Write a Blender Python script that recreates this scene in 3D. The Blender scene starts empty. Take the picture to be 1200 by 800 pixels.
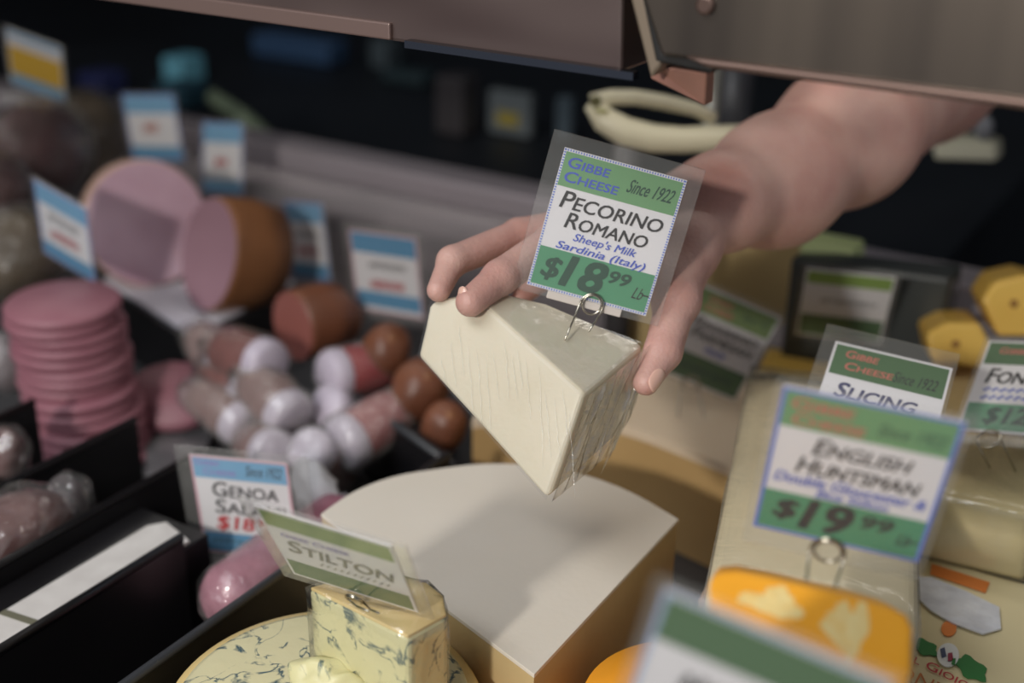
import bpy, bmesh, math, random
import numpy as np
from mathutils import Vector, Matrix, noise as mnoise
random.seed(4); rng = np.random.default_rng(4)
SC = bpy.context.scene
COL = SC.collection
# ------------------------------------------------------------------ camera
R = np.array([[0.84883675,-0.22591259,0.47795362],[0.52840808,0.33493583,-0.78013004],[0.0161574,0.91475761,0.40367988]])
CAM = np.array([0.,0.,1.45]); F = 1500.
cd = bpy.data.cameras.new('camera'); cam = bpy.data.objects.new('camera', cd); COL.objects.link(cam)
M4 = Matrix([[R[0][0],R[0][1],R[0][2],0],[R[1][0],R[1][1],R[1][2],0],[R[2][0],R[2][1],R[2][2],1.45],[0,0,0,1]])
cam.matrix_world = M4
cd.sensor_width = 36; cd.lens = 45; cd.clip_start = .02; cd.clip_end = 60
cd.dof.use_dof = True; cd.dof.focus_distance = .672; cd.dof.aperture_fstop = 3.3
SC.camera = cam
# ------------------------------------------------------------------ light
w = bpy.data.worlds.new('world'); SC.world = w; w.use_nodes = True
bg = w.node_tree.nodes['Background']; bg.inputs[0].default_value = (.86,.90,1.0,1); bg.inputs[1].default_value = .26
def area(name, loc, target, sx, sy, power, col):
    l = bpy.data.lights.new(name, 'AREA'); l.shape = 'RECTANGLE'; l.size = sx; l.size_y = sy; l.energy = power; l.color = col
    o = bpy.data.objects.new(name, l); COL.objects.link(o); o.location = loc
    o.rotation_euler = (Vector(target)-Vector(loc)).to_track_quat('-Z','Y').to_euler(); return o
area('shop_lamp', (-.28,-.90,1.76), (-.25,.60,1.22), .09, .08, 12.5, (1,.95,.88))
area('ceiling_lamp', (-.9,-.9,3.1), (-.4,.7,1.0), 1.8, .9, 34, (.95,.97,1))
area('case_lamp', (-.55,.845,1.392), (-.55,.90,1.0), 1.9, .03, 1.0, (1,.96,.90))
SC.view_settings.view_transform = 'Standard'; SC.view_settings.look = 'None'
SC.view_settings.exposure = 0.14; SC.view_settings.gamma = 1
# ------------------------------------------------------------------ helpers
def ray(x, y): return R @ np.array([(x-600)/F, -(y-400)/F, -1.])
def at(x, y, d): return CAM + ray(x, y)*d                      # pixel direction, distance along the view axis
def onz(x, y, h):                                               # pixel direction onto the level h below the camera
    r = ray(x, y); return CAM + r*(-h/r[2])
def onx(x, y, X): r = ray(x, y); return CAM+r*(X/r[0])
def soft(pts, it=3):
    """round an open row of points, keeping its two ends"""
    pts = [np.array(p, float) for p in pts]
    for _ in range(it):
        q = [pts[0]]
        for a, b in zip(pts, pts[1:]): q += [a*.75+b*.25, a*.25+b*.75]
        pts = q+[pts[-1]]
    return pts
def s2l(c): return tuple(((v/255)/12.92 if v/255 <= .04045 else ((v/255+.055)/1.055)**2.4) for v in c)+(1,)
def mat(name, rgb, rough=.5, metal=0, noise=None, scale=20, amt=.5, bump=0, bscale=60, sss=0, sssr=(.02,.012,.008), spec=.5, stretch=None, coat=0, detail=4):
    m = bpy.data.materials.new(name); m.use_nodes = True; nt = m.node_tree; p = nt.nodes['Principled BSDF']
    p.inputs['Base Color'].default_value = s2l(rgb); p.inputs['Roughness'].default_value = rough; p.inputs['Metallic'].default_value = metal
    p.inputs['Specular IOR Level'].default_value = spec; p.inputs['Coat Weight'].default_value = coat
    if sss: p.inputs['Subsurface Weight'].default_value = sss; p.inputs['Subsurface Radius'].default_value = sssr; p.inputs['Subsurface Scale'].default_value = 1
    tc = nt.nodes.new('ShaderNodeTexCoord'); mp = nt.nodes.new('ShaderNodeMapping'); nt.links.new(tc.outputs['Object'], mp.inputs[0])
    if stretch: mp.inputs['Scale'].default_value = stretch
    if noise:
        n = nt.nodes.new('ShaderNodeTexNoise'); n.inputs['Scale'].default_value = scale; n.inputs['Detail'].default_value = detail
        nt.links.new(mp.outputs[0], n.inputs['Vector'])
        r = nt.nodes.new('ShaderNodeValToRGB'); nt.links.new(n.outputs[0], r.inputs[0])
        r.color_ramp.elements[0].position = .5-amt*.5; r.color_ramp.elements[1].position = .5+amt*.5
        r.color_ramp.elements[0].color = s2l(rgb); r.color_ramp.elements[1].color = s2l(noise)
        nt.links.new(r.outputs[0], p.inputs['Base Color'])
    if bump:
        n2 = nt.nodes.new('ShaderNodeTexNoise'); n2.inputs['Scale'].default_value = bscale; n2.inputs['Detail'].default_value = 5
        nt.links.new(mp.outputs[0], n2.inputs['Vector'])
        b = nt.nodes.new('ShaderNodeBump'); b.inputs['Strength'].default_value = bump; b.inputs['Distance'].default_value = .002
        nt.links.new(n2.outputs[0], b.inputs['Height']); nt.links.new(b.outputs[0], p.inputs['Normal'])
    return m
def film(name, haze=.04, gloss=.16, rough=.12, bump=.8, bscale=40, stretch=(1,1,1), tint=(235,235,230)):
    m = bpy.data.materials.new(name); m.use_nodes = True; nt = m.node_tree; nt.nodes.clear()
    N = nt.nodes.new; out = N('ShaderNodeOutputMaterial'); tr = N('ShaderNodeBsdfTransparent'); gl = N('ShaderNodeBsdfGlossy'); df = N('ShaderNodeBsdfDiffuse')
    tr.inputs[0].default_value = (.97,.97,.97,1); gl.inputs['Roughness'].default_value = rough; df.inputs[0].default_value = s2l(tint)
    m1 = N('ShaderNodeMixShader'); m2 = N('ShaderNodeMixShader'); fr = N('ShaderNodeLayerWeight'); fr.inputs['Blend'].default_value = .5
    pw = N('ShaderNodeMath'); pw.operation = 'POWER'; pw.inputs[1].default_value = 4
    mul = N('ShaderNodeMath'); mul.operation = 'MULTIPLY_ADD'; mul.inputs[1].default_value = .8; mul.inputs[2].default_value = gloss*.25
    tc = N('ShaderNodeTexCoord'); mp = N('ShaderNodeMapping'); mp.inputs['Scale'].default_value = stretch
    n = N('ShaderNodeTexNoise'); n.inputs['Scale'].default_value = bscale; n.inputs['Detail'].default_value = 4; n.inputs['Distortion'].default_value = .6
    b = N('ShaderNodeBump'); b.inputs['Strength'].default_value = bump; b.inputs['Distance'].default_value = .003
    L = nt.links.new
    L(tc.outputs['Object'], mp.inputs[0]); L(mp.outputs[0], n.inputs['Vector']); L(n.outputs[0], b.inputs['Height'])
    L(b.outputs[0], gl.inputs['Normal']); L(b.outputs[0], fr.inputs['Normal']); L(b.outputs[0], df.inputs['Normal']); L(fr.outputs['Facing'], pw.inputs[0]); L(pw.outputs[0], mul.inputs[0])
    m1.inputs[0].default_value = haze; L(tr.outputs[0], m1.inputs[1]); L(df.outputs[0], m1.inputs[2])
    L(mul.outputs[0], m2.inputs[0]); L(m1.outputs[0], m2.inputs[1]); L(gl.outputs[0], m2.inputs[2]); L(m2.outputs[0], out.inputs[0])
    return m
def thing(name, label, cat, loc, group=None):
    o = bpy.data.objects.new(name, None); o.empty_display_size = .02; COL.objects.link(o); o.location = loc
    o['label'] = label; o['category'] = cat
    if group: o['group'] = group
    return o
def tag(o, label, cat, group=None):
    o['label'] = label; o['category'] = cat
    if group: o['group'] = group
    return o
def base(o):
    p = Vector((0,0,0))
    while o is not None: p += o.location; o = o.parent
    return p
def link(name, me, m, parent=None, smooth=False, bevel=0, seg=2, origin=None, sub=0):
    """mesh data given in world space; it is moved to its own origin"""
    if parent is None:
        if origin is None:
            vs = np.array([v.co[:] for v in me.vertices]); origin = ((vs[:,0].min()+vs[:,0].max())/2, (vs[:,1].min()+vs[:,1].max())/2, vs[:,2].min())
        off = Vector(origin)
    else: off = base(parent)
    me.transform(Matrix.Translation(-off))
    o = bpy.data.objects.new(name, me); COL.objects.link(o)
    if parent is None: o.location = off
    else: o.parent = parent
    me.materials.append(m)
    if smooth: me.polygons.foreach_set('use_smooth', [True]*len(me.polygons))
    if bevel:
        b = o.modifiers.new('bevel','BEVEL'); b.width = bevel; b.segments = seg; b.limit_method = 'ANGLE'; b.angle_limit = math.radians(35)
    if sub: s = o.modifiers.new('sub','SUBSURF'); s.levels = sub; s.render_levels = sub
    return o
def mesh(verts, faces):
    me = bpy.data.meshes.new('m'); me.from_pydata([tuple(map(float, v)) for v in verts], [], faces)
    bm = bmesh.new(); bm.from_mesh(me); bmesh.ops.recalc_face_normals(bm, faces=bm.faces); bm.to_mesh(me); bm.free(); return me
def prism(top, vec):
    """polygon swept along vec"""
    n = len(top); top = [np.array(p, float) for p in top]
    vecs = vec if isinstance(vec, list) else [np.array(vec, float)]*n
    vs = top+[p+v for p, v in zip(top, vecs)]
    return mesh(vs, [list(range(n)), list(range(2*n-1, n-1, -1))]+[[i, i+n, (i+1) % n+n, (i+1) % n] for i in range(n)])
def box(x0, x1, y0, y1, z0, z1): return prism([(x0,y0,z1),(x1,y0,z1),(x1,y1,z1),(x0,y1,z1)], (0,0,z0-z1))
def bump_mesh(me, size, amp, seed=0.):
    for v in me.vertices:
        n = mnoise.noise_vector(v.co/size+Vector((seed, seed*2, 0))); v.co += n*amp
def refine(me, cuts, passes=1, smooth=0):
    bm = bmesh.new(); bm.from_mesh(me)
    bmesh.ops.triangulate(bm, faces=bm.faces)
    for _ in range(passes): bmesh.ops.subdivide_edges(bm, edges=bm.edges, cuts=cuts, use_grid_fill=True)
    for _ in range(smooth): bmesh.ops.smooth_vert(bm, verts=bm.verts, factor=.5, use_axis_x=True, use_axis_y=True, use_axis_z=True)
    bm.to_mesh(me); bm.free(); return me
def frame(axis):
    a = np.array(axis, float); a /= np.linalg.norm(a); t = np.array([0,0,1.]) if abs(a[2]) < .9 else np.array([1.,0,0])
    u = np.cross(t, a); u /= np.linalg.norm(u); return u, np.cross(a, u), a
def lathe(base_, axis, prof, n=32, sx=1, sy=1):
    """prof = [(r, t)...] along axis"""
    u, v, a = frame(axis); vs = []; fs = []
    b = np.array(base_, float)
    for r, t in prof:
        for k in range(n):
            an = 2*math.pi*k/n; vs.append(b+a*t+u*(math.cos(an)*r*sx)+v*(math.sin(an)*r*sy))
    for i in range(len(prof)-1):
        for k in range(n): fs.append([i*n+k, i*n+(k+1) % n, (i+1)*n+(k+1) % n, (i+1)*n+k])
    fs.append(list(range(n-1, -1, -1))); fs.append([(len(prof)-1)*n+k for k in range(n)])
    return mesh(vs, fs)
def tube(pts, r, n=8, closed=False):
    pts = [np.array(p, float) for p in pts]; m = len(pts); vs = []; fs = []
    rs = r if isinstance(r, (list, tuple)) else [r]*m
    up = None
    for i in range(m):
        t = pts[(i+1) % m if closed else min(i+1, m-1)]-pts[(i-1) % m if closed else max(i-1, 0)]
        t /= np.linalg.norm(t)+1e-12
        if up is None: up = frame(t)[0]
        up = up-t*up.dot(t); up /= np.linalg.norm(up)+1e-12; v = np.cross(t, up)
        for k in range(n):
            an = 2*math.pi*k/n; vs.append(pts[i]+(up*math.cos(an)+v*math.sin(an))*rs[i])
    for i in range(m if closed else m-1):
        j = (i+1) % m
        for k in range(n): fs.append([i*n+k, i*n+(k+1) % n, j*n+(k+1) % n, j*n+k])
    if not closed: fs += [list(range(n)), [(m-1)*n+k for k in range(n)]]
    return mesh(vs, fs)
def join(ms):
    bm = bmesh.new()
    for me in ms: bm.from_mesh(me); bpy.data.meshes.remove(me)
    me = bpy.data.meshes.new('m'); bm.to_mesh(me); bm.free(); return me
def blob(c, rad, ax=None, n=3, size=.02, amp=.0, seed=0):
    bm = bmesh.new(); bmesh.ops.create_icosphere(bm, subdivisions=n, radius=1)
    Mx = np.array(frame(ax)).T if ax is not None else np.eye(3)
    for v in bm.verts:
        p = np.array(v.co[:])*np.array(rad); p = Mx @ p; nn = np.array(mnoise.noise_vector(Vector(p/size)+Vector((seed,0,seed)))[:])
        v.co = Vector(p+nn*amp+np.array(c, float))
    me = bpy.data.meshes.new('m'); bm.to_mesh(me); bm.free(); return me
# flat print ---------------------------------------------------------------
def text_mesh(s, bold=0, shear=0, smallcaps=False):
    cu = bpy.data.curves.new('t','FONT'); cu.body = s; cu.resolution_u = 3; cu.offset = min(bold, .006); cu.shear = shear; cu.size = 1
    if smallcaps:
        cu.small_caps_scale = .78
        for i, ch in enumerate(s):
            if ch.islower(): cu.body_format[i].use_small_caps = True
    o = bpy.data.objects.new('t', cu); COL.objects.link(o)
    dg = bpy.context.evaluated_depsgraph_get(); me = bpy.data.meshes.new_from_object(o.evaluated_get(dg))
    bpy.data.objects.remove(o); bpy.data.curves.remove(cu); return me
def place(me, u0, v0, u1, v1, fn, lift):
    """stretch flat mesh to the rectangle (u0,v0)-(u1,v1) of a flat face; fn(u,v,lift) gives the world point"""
    a = np.array([v.co[:] for v in me.vertices]); mn = a.min(0); mx = a.max(0)
    for v, p in zip(me.vertices, a):
        u = u0+(p[0]-mn[0])/(mx[0]-mn[0]+1e-9)*(u1-u0); t = v1+(p[1]-mn[1])/(mx[1]-mn[1]+1e-9)*(v0-v1)
        v.co = Vector(fn(u, t, lift))
    return me
def rect(u0, v0, u1, v1, fn, lift): return mesh([fn(u0,v0,lift),fn(u1,v0,lift),fn(u1,v1,lift),fn(u0,v1,lift)], [[0,1,2,3]])
def scribble(u0, v0, u1, v1, fn, lift, n=9, wgt=.016):
    vs = []; fs = []; m = n*4
    for i in range(m+1):
        t = i/m; u = u0+(u1-u0)*t; v = (v0+v1)/2+(v1-v0)*.42*math.sin(i*1.9+random.uniform(-.5,.5))
        vs += [fn(u, v-wgt/2, lift), fn(u+wgt*.5, v+wgt/2, lift)]
        if i: k = 2*i; fs.append([k-2, k, k+1, k-1])
    return mesh(vs, fs)
# ------------------------------------------------------------------ materials
INK = mat('black_ink', (38,36,40), .6); BLUE = mat('blue_ink', (70,92,190), .6); RED = mat('red_ink', (190,58,64), .6)
PINKINK = mat('faded_red_ink', (196,112,96), .6); LILAC = mat('lilac_ink', (150,140,200), .6); DKG = mat('dark_green_ink', (34,74,58), .6)
PAPER = mat('card_paper', (226,224,226), .55); GREEN = mat('green_band_print', (108,156,108), .55); GREEN2 = mat('deep_green_band_print', (78,146,108), .55)
OLIVE = mat('olive_band_print', (120,146,88), .55); OLIVE2 = mat('dull_green_band_print', (70,106,66), .55)
SKY = mat('light_blue_band_print', (118,172,208), .55); SKY2 = mat('blue_band_print', (82,146,186), .55); YEL = mat('yellow_band_print', (222,176,22), .55)
BORD = mat('blue_border_print', (104,128,206), .55); BORDP = mat('pink_border_print', (214,170,182), .55)
SLEEVE = film('clear_sleeve', .06, .06, .15, .15, 30); WIRE = mat('steel_wire', (190,184,170), .25, 1); WIRED = mat('dark_wire', (70,66,62), .35, 1)
TAB = mat('frosted_tab', (205,196,188), .3)
CH_W = mat('ivory_cheese', (216,206,182), .42, noise=(226,217,196), scale=25, bump=.10, bscale=300, sss=.10)
CH_TOP = mat('white_cheese_face', (232,223,210), .42, noise=(224,214,198), scale=8, bump=.06, bscale=260, sss=.05)
RIND = mat('tan_rind', (190,164,116), .5, noise=(206,182,134), scale=14, bump=.15, bscale=120)
CH_PINK = mat('parmesan_face', (222,200,172), .5, noise=(232,212,186), scale=20, bump=.15, bscale=200, sss=.05)
TAN = mat('parmesan_rind', (198,164,112), .5, noise=(180,146,96), scale=10, bump=.1)
TAN2 = mat('buff_block', (210,186,136), .5, noise=(200,174,122), scale=8, bump=.1)
IVY = mat('ivory_block_face', (226,210,168), .4, noise=(236,222,186), scale=9, bump=.1)
YELC = mat('yellow_cheese', (228,190,96), .4, noise=(214,170,76), scale=14, bump=.1)
BUT = mat('butter_block', (216,198,142), .4, noise=(226,210,160), scale=9, bump=.08)
CREAM = mat('cream_wedge_face', (230,216,172), .4, noise=(222,206,160), scale=9, bump=.05)
BLACK = mat('black_plastic', (19,18,20), .35, noise=(26,25,28), scale=12); DGREY = mat('dark_grey_plastic', (52,54,58), .4)
DECK = mat('deck_steel', (70,70,72), .4, .4, noise=(92,92,94), scale=9)
STEEL = mat('brushed_steel', (156,148,152), .33, .8, noise=(120,116,120), scale=8, stretch=(.5,6,6))
STEELB = mat('canopy_steel', (108,98,88), .36, .75, noise=(66,60,56), scale=10, stretch=(2.2,.1,.1), bump=.05, bscale=30, detail=2)  # stretched noise paints reflected streaks into the steel colour
STEELL = mat('canopy_dark_steel', (70,56,54), .34, .3, noise=(112,98,94), scale=7, stretch=(1.2,1,3), detail=1)
LIPM = mat('canopy_lip', (108,88,80), .35, .7); GASK = mat('rubber_gasket', (14,13,13), .6); BARM = mat('beige_frame', (132,118,102), .4, .3)
COPR = mat('copper_reflection_tone', (190,140,124), .45, .2, noise=(150,110,98), scale=30)  # pinkish copper tone of a reflection, painted as base colour
DARKW = mat('dark_back_panel', (60,72,84), .6, noise=(36,42,50), scale=3)
CRM = mat('cream_plastic', (206,200,174), .4)
# ------------------------------------------------------------------ setting
def struct(name, me, m, **k):
    o = link(name, me, m, **k); o['kind'] = 'structure'; return o
DZ = .91                                              # deck height
struct('floor', box(-5, 3, -2.5, 4, -.05, 0), mat('grey_floor_tiles', (88,84,80), .4, noise=(70,68,66), scale=3))
struct('wall_back', box(-5, 3, 3.2, 3.3, 0, 3.4), DARKW)
struct('ceiling', box(-5, 3, -2.5, 4, 3.3, 3.35), mat('ceiling_panels', (150,150,150), .7, noise=(140,140,140), scale=3))
struct('wall_left', box(-3.4, -3.3, -2.5, 3.2, 0, 3.4), mat('dim_side_wall', (40,40,44), .6, noise=(30,30,34), scale=2))
case = thing('display_case', 'refrigerated deli case with dark deck under all the cheese and meat', 'display case', (-.6,.7,0))
link('deck', box(-2.3, .75, .14, 1.12, .87, DZ), DECK, case, bevel=.003)
link('case_body', box(-2.28, .73, .16, 1.14, .0, .87), BLACK, case)
rr0 = thing('rear_rail', 'pale steel rail and sloped strip running along the back of the deck', 'rail', (-.7,1.08,DZ))
rail = link('rail', prism([(-2.3,1.10,1.05),(.75,1.10,1.05),(.75,1.145,1.052),(-2.3,1.145,1.052)], (0,0,-.03)), mat('pale_rail_steel', (206,196,204), .3, .5), rr0, bevel=.004)
link('rear_slope', prism([(-2.3,1.02,DZ),(.75,1.02,DZ),(.75,1.10,1.02),(-2.3,1.10,1.02)], (0,.035,0)), STEEL, rr0)
# canopy over the opening
CY = .543; ZL = 1.45-.129; ZR = 1.45-.117
can = thing('counter_canopy', 'steel canopy with black gasket and painted copper reflection hanging over the open deli case', 'canopy', (-.3,CY,ZL))
def cpt(px, py, y=CY): r = ray(px, py); return CAM+r*(y/r[1])
dl = (0,.05,0)
def cend(py, y): q = cpt(1215, py, y); q[0] = .9; return q
xr = cpt(757,60)[0]; xl = -2.4
link('dark_steel_panel', prism([(xl,CY+.004,ZL),(cpt(755,0)[0]-.012,CY+.004,ZL),(cpt(728,0)[0]-.012,CY+.004,ZL+.30),(xl,CY+.004,ZL+.30)], (0,.03,0)), STEELL, can, bevel=.002)
link('panel_lip', prism([(xl,CY+.001,ZL+.010),(cpt(455,30)[0],CY+.001,ZL+.010),(cpt(455,30)[0],CY+.001,ZL+.001),(xl,CY+.001,ZL-.001)], (0,.008,0)), mat('brown_lip', (120,100,94), .4, .3), can, bevel=.001)
link('edge_strip', prism([(cpt(478,60)[0],CY-.003,ZL+.003),(cpt(745,90)[0],CY-.003,ZL+.003),(cpt(745,90)[0],CY-.003,ZL-.0008),(cpt(478,60)[0],CY-.003,ZL-.0008)], (0,.006,0)), mat('polished_edge', (96,100,110), .2, 1), can)
link('frame_bar', prism([cpt(724,-60,.535),cpt(742,-60,.535),cpt(775,76,.535),cpt(762,92,.535)], dl), BARM, can, bevel=.0015)
link('gasket', prism([cpt(740,-60,.532),cpt(752,-60,.532),cpt(776,62,.532),cpt(838,68,.532),cpt(834,86,.532),cpt(768,72,.532)], (0,.03,0)), GASK, can, bevel=.001)
sp = link('steel_panel', prism([cpt(745,-90,.528),cpt(753,0,.528),cpt(774,66,.528),cend(113,.528),cend(-120,.528)], (0,.04,0)), STEELB, can, bevel=.002)
link('top_shelf', box(xl, .9, CY+.04, .87, 1.400, 1.425), STEEL, can, bevel=.002)
link('bolt', lathe(cpt(826,6,.526), (0,-1,0), [(.0042,-.002),(.0042,.0006),(.003,.0012)], 14), LIPM, sp)
link('lower_lip', prism([cpt(800,66,.524),cend(107,.524),cend(122,.524),cpt(828,80,.524)], (0,.05,0)), LIPM, can, bevel=.0015)
link('copper_reflection', prism([cpt(765,76,.545),cpt(828,86,.545),cpt(826,124,.56),cpt(762,92,.545)], (0,.01,0)), COPR, can, bevel=.0008)  # thin piece shaped and coloured to imitate a copper reflection
# trays: black dividers between the meat compartments
def divider(x, y0, y1, ztop, lab, th=.004):
    t = thing('tray_divider', lab, 'divider', (x,(y0+y1)/2,DZ))
    link('panel', box(x-th/2, x+th/2, y0, y1, DZ, ztop-.002), BLACK, t)
    link('rolled_edge', tube([(x,y0,ztop-.002),(x,y1,ztop-.002)], .003), DGREY if x > -.5 else BLACK, t, smooth=True)
divider(-.775,.16,.56,1.005,'black divider at the far left, left of the pink sausage slices')
divider(-.680,.16,.575,1.01,'black divider in front of the pink sausage slices')
divider(-.604,.16,.565,1.01,'black divider between the film wrapped meat and the white paper strip')
divider(-.535,.16,.478,1.01,'black divider beside the white paper strip, near the red and blue price card')
divider(-.456,.16,.66,1.01,'black divider between the purple salami and the round blue cheese')
tag(link('tray_liner', box(-.601,-.539,.17,.505,DZ,.9948), BLACK, bevel=.001), 'black raised liner under the white paper strip', 'tray liner')
tag(link('tray_liner', box(-.677,-.607,.17,.55,DZ,.955), BLACK, bevel=.001), 'black raised liner under the wrapped cured meat', 'tray liner')
tag(link('tray_liner', box(-.531,-.459,.17,.66,DZ,DZ+.006), BLACK, bevel=.001), 'black tray liner on the deck under the salami compartment', 'tray liner')
ps = thing('paper_strip', 'long white paper strip lying beside a black divider at lower left', 'paper', (-.575,.35,.966))
HS = 1.45-.968
link('paper', prism([(-.577,.18,.997),(-.577,.488,.997),(-.570,.498,.997),(-.541,.490,.997),(-.541,.18,.997)], (0,0,-.002)), mat('white_paper', (222,218,214), .6, noise=(205,200,196), scale=60), ps)
link('printed_mark', prism([(-.577,.372,.9975),(-.577,.377,.9975),(-.541,.382,.9975),(-.541,.377,.9975)], (0,0,-.0004)), mat('grey_ink', (110,108,90), .6), ps)
# ------------------------------------------------------------------ signs
POSE = {
    'pecorino': ((-0.3023,0.5891,-0.2260), (0.8627,0.4486,-0.2336), (0.1435,0.2258,0.9635)),
    'parm': ((-0.3403,0.8651,-0.4027), (0.8006,0.4602,-0.3836), (0.3201,0.2126,0.9232)),
    'slicing': ((-0.1638,0.6696,-0.3267), (0.9861,0.1516,-0.0674), (-0.0978,0.8595,0.5017)),
    'huntsman': ((-0.1157,0.4496,-0.2520), (0.9526,0.2916,-0.0869), (0.1537,-0.2147,0.9645)),
    'fontina': ((-0.1017,0.7821,-0.3424), (0.9691,-0.0852,0.2317), (-0.0273,0.8958,0.4435)),
    'genoa': ((-0.5312,0.5319,-0.4469), (0.9380,0.3454,0.0276), (0.0005,-0.0810,0.9967)),
    'stilton': ((-0.3334,0.3920,-0.3387), (0.9716,0.2172,-0.0943), (0.1958,-0.5132,0.8356)),
    'corner': ((-0.1023,0.3062,-0.2605), (0.9546,0.1962,-0.2242), (0.2647,-0.2134,0.9404)),
    'yellow': ((-1.2224,0.9512,-0.3090), (0.8975,0.3402,-0.2808), (0.3773,-0.2624,0.8881)),
    's2': ((-1.1253,1.0270,-0.3818), (0.9622,0.2624,0.0737), (-0.0690,-0.0271,0.9973)),
    's3': ((-1.0005,1.0093,-0.3941), (0.9843,-0.1069,0.1406), (-0.1141,0.2230,0.9681)),
    's4': ((-0.8972,0.7052,-0.3735), (0.9749,-0.0233,-0.2213), (0.2135,-0.1827,0.9597)),
    's5': ((-0.8230,0.9406,-0.4358), (0.9459,-0.2509,0.2057), (-0.1831,0.1104,0.9769)),
    's6': ((-0.6490,0.8444,-0.4048), (0.9925,0.1181,0.0329), (-0.0220,-0.0923,0.9955)),
    'backlabel': ((-0.2710,0.9521,-0.3851), (0.9410,0.3375,-0.0228), (0.1657,-0.4011,0.9009)),
}
def sign(key, label, bands, words, W=.068, H=.078, legs=None, wire=None, border=BORD, dashed=False, pad=(.008,.010,.008,.006), foot=None, group=None):
    c, ex, ey = [np.array(v) for v in POSE[key]]; c = c+CAM; ex /= np.linalg.norm(ex); ey = ey-ex*ex.dot(ey); ey /= np.linalg.norm(ey); ez = np.cross(ex, ey)
    def fn(u, v, l): return c+ex*((u-.5)*W)+ey*((.5-v)*H)+ez*l
    t = thing('price_sign', label, 'sign', fn(.5,1,0), group)
    cardo = link('card', prism([fn(0,0,0),fn(1,0,0),fn(1,1,0),fn(0,1,0)], -ez*.0008), PAPER, t)
    for (v0, v1, m) in bands: link('printed_band', rect(.022,v0,.978,v1,fn,.00012), m, cardo)
    if border:
        bs = []
        if dashed:
            n = 46; k = 52
            for i in range(n):
                a = .006+i/n*.99; bs += [rect(a,.004,a+.010,.018,fn,.0002), rect(a,.982,a+.010,.996,fn,.0002)]
            for i in range(k):
                a = .006+i/k*.99; bs += [rect(.004,a,.020,a+.010,fn,.0002), rect(.980,a,.996,a+.010,fn,.0002)]
        else: bs = [rect(0,0,1,.02,fn,.0002), rect(0,.98,1,1,fn,.0002), rect(0,.02,.024,.98,fn,.0002), rect(.976,.02,1,.98,fn,.0002)]
        link('printed_border', join(bs), border, cardo)
    groups = {}
    for wd in words:
        s, u0, v0, u1, v1, m, bold, sh = wd[:8]
        if s is None: me = scribble(u0,v0,u1,v1,fn,.0003,wgt=bold)
        else:
            k = (v1-v0)*bold*1.5; offs = [(0,0)] if bold < .008 else [(-k,-k*.6),(k,-k*.6),(k,k*.6),(-k,k*.6),(0,0)]
            me = join([place(text_mesh(s, 0, sh, wd[8] if len(wd) > 8 else False), u0+a,v0+b,u1+a,v1+b,fn,.0003+.00001*q) for q, (a, b) in enumerate(offs)])
        link('lettering', me, m, cardo)
    a, b, d, e = pad
    link('clear_sleeve', prism([fn(-a/W,-b/H,.0008),fn(1+d/W,-b/H,.0008),fn(1+d/W,1+e/H,.0008),fn(-a/W,1+e/H,.0008)], -ez*.0022), SLEEVE, t, bevel=.0006)
    if foot: link('clip_tab', prism([fn(foot[0],foot[2],.0014),fn(foot[1],foot[2],.0014),fn(foot[1],foot[3],.0014),fn(foot[0],foot[3],.0014)], -ez*.003), TAB, t, bevel=.0004)
    if legs:
        lu, lv, lr, p1, p2 = legs
        arc = [fn(lu+lr/W*math.cos(an), lv-lr*1.15/H*math.sin(an), .0022) for an in np.linspace(math.pi, 0, 13)]
        link('wire_pin', tube([p1]+[np.array(arc[0])*.5+np.array(p1)*.5+ez*.001]+arc+[np.array(arc[-1])*.5+np.array(p2)*.5+ez*.001]+[p2], .00055, 7), wire or WIRE, t, smooth=True)
        link('wire_ring', tube([fn(lu+lr*.8/W*math.cos(an), lv-lr*.2/H-lr*.85/H*math.sin(an), .0028) for an in np.linspace(0, 2*math.pi, 19)[:-1]], .0006, 7, closed=True), wire or WIRE, t, smooth=True)
    return fn
HDG = lambda col, col2: [('Gibbe',.06,.050,.40,.125,col,.018,.1,True),('Cheese',.06,.150,.50,.225,col,.018,.1,True),('Since 1922',.56,.09,.94,.185,col2,.009,.5)]
sign('pecorino','white and green Pecorino Romano price card standing in the held cheese',
     [(.022,.262,OLIVE2 if 0 else GREEN),(.70,.978,GREEN2)],
     HDG(BLUE,DKG)+[('Pecorino',.08,.285,.92,.405,INK,.012,.18,True),('Romano',.16,.425,.84,.535,INK,.012,.18,True),
      ("Sheep's Milk",.26,.555,.78,.630,BLUE,.010,.25),('Sardinia (Italy)',.14,.635,.88,.725-.02,BLUE,.014,.25),
      ('$',.08,.76,.23,.93,DKG,.02,.2),('18',.25,.72,.60,.94,DKG,.035,.2),('99',.63,.745,.80,.835,DKG,.03,.2),('Lb',.84,.815,.93,.90,INK,.0,.4),('-',.92,.855,.98,.865,INK,0,0)],
     legs=(.55,1.03,.0065,at(662,398,.690),at(690,388,.694)), dashed=True, foot=(.18,.80,1.0,1.055), pad=(.008,.008,.008,.004))
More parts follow.
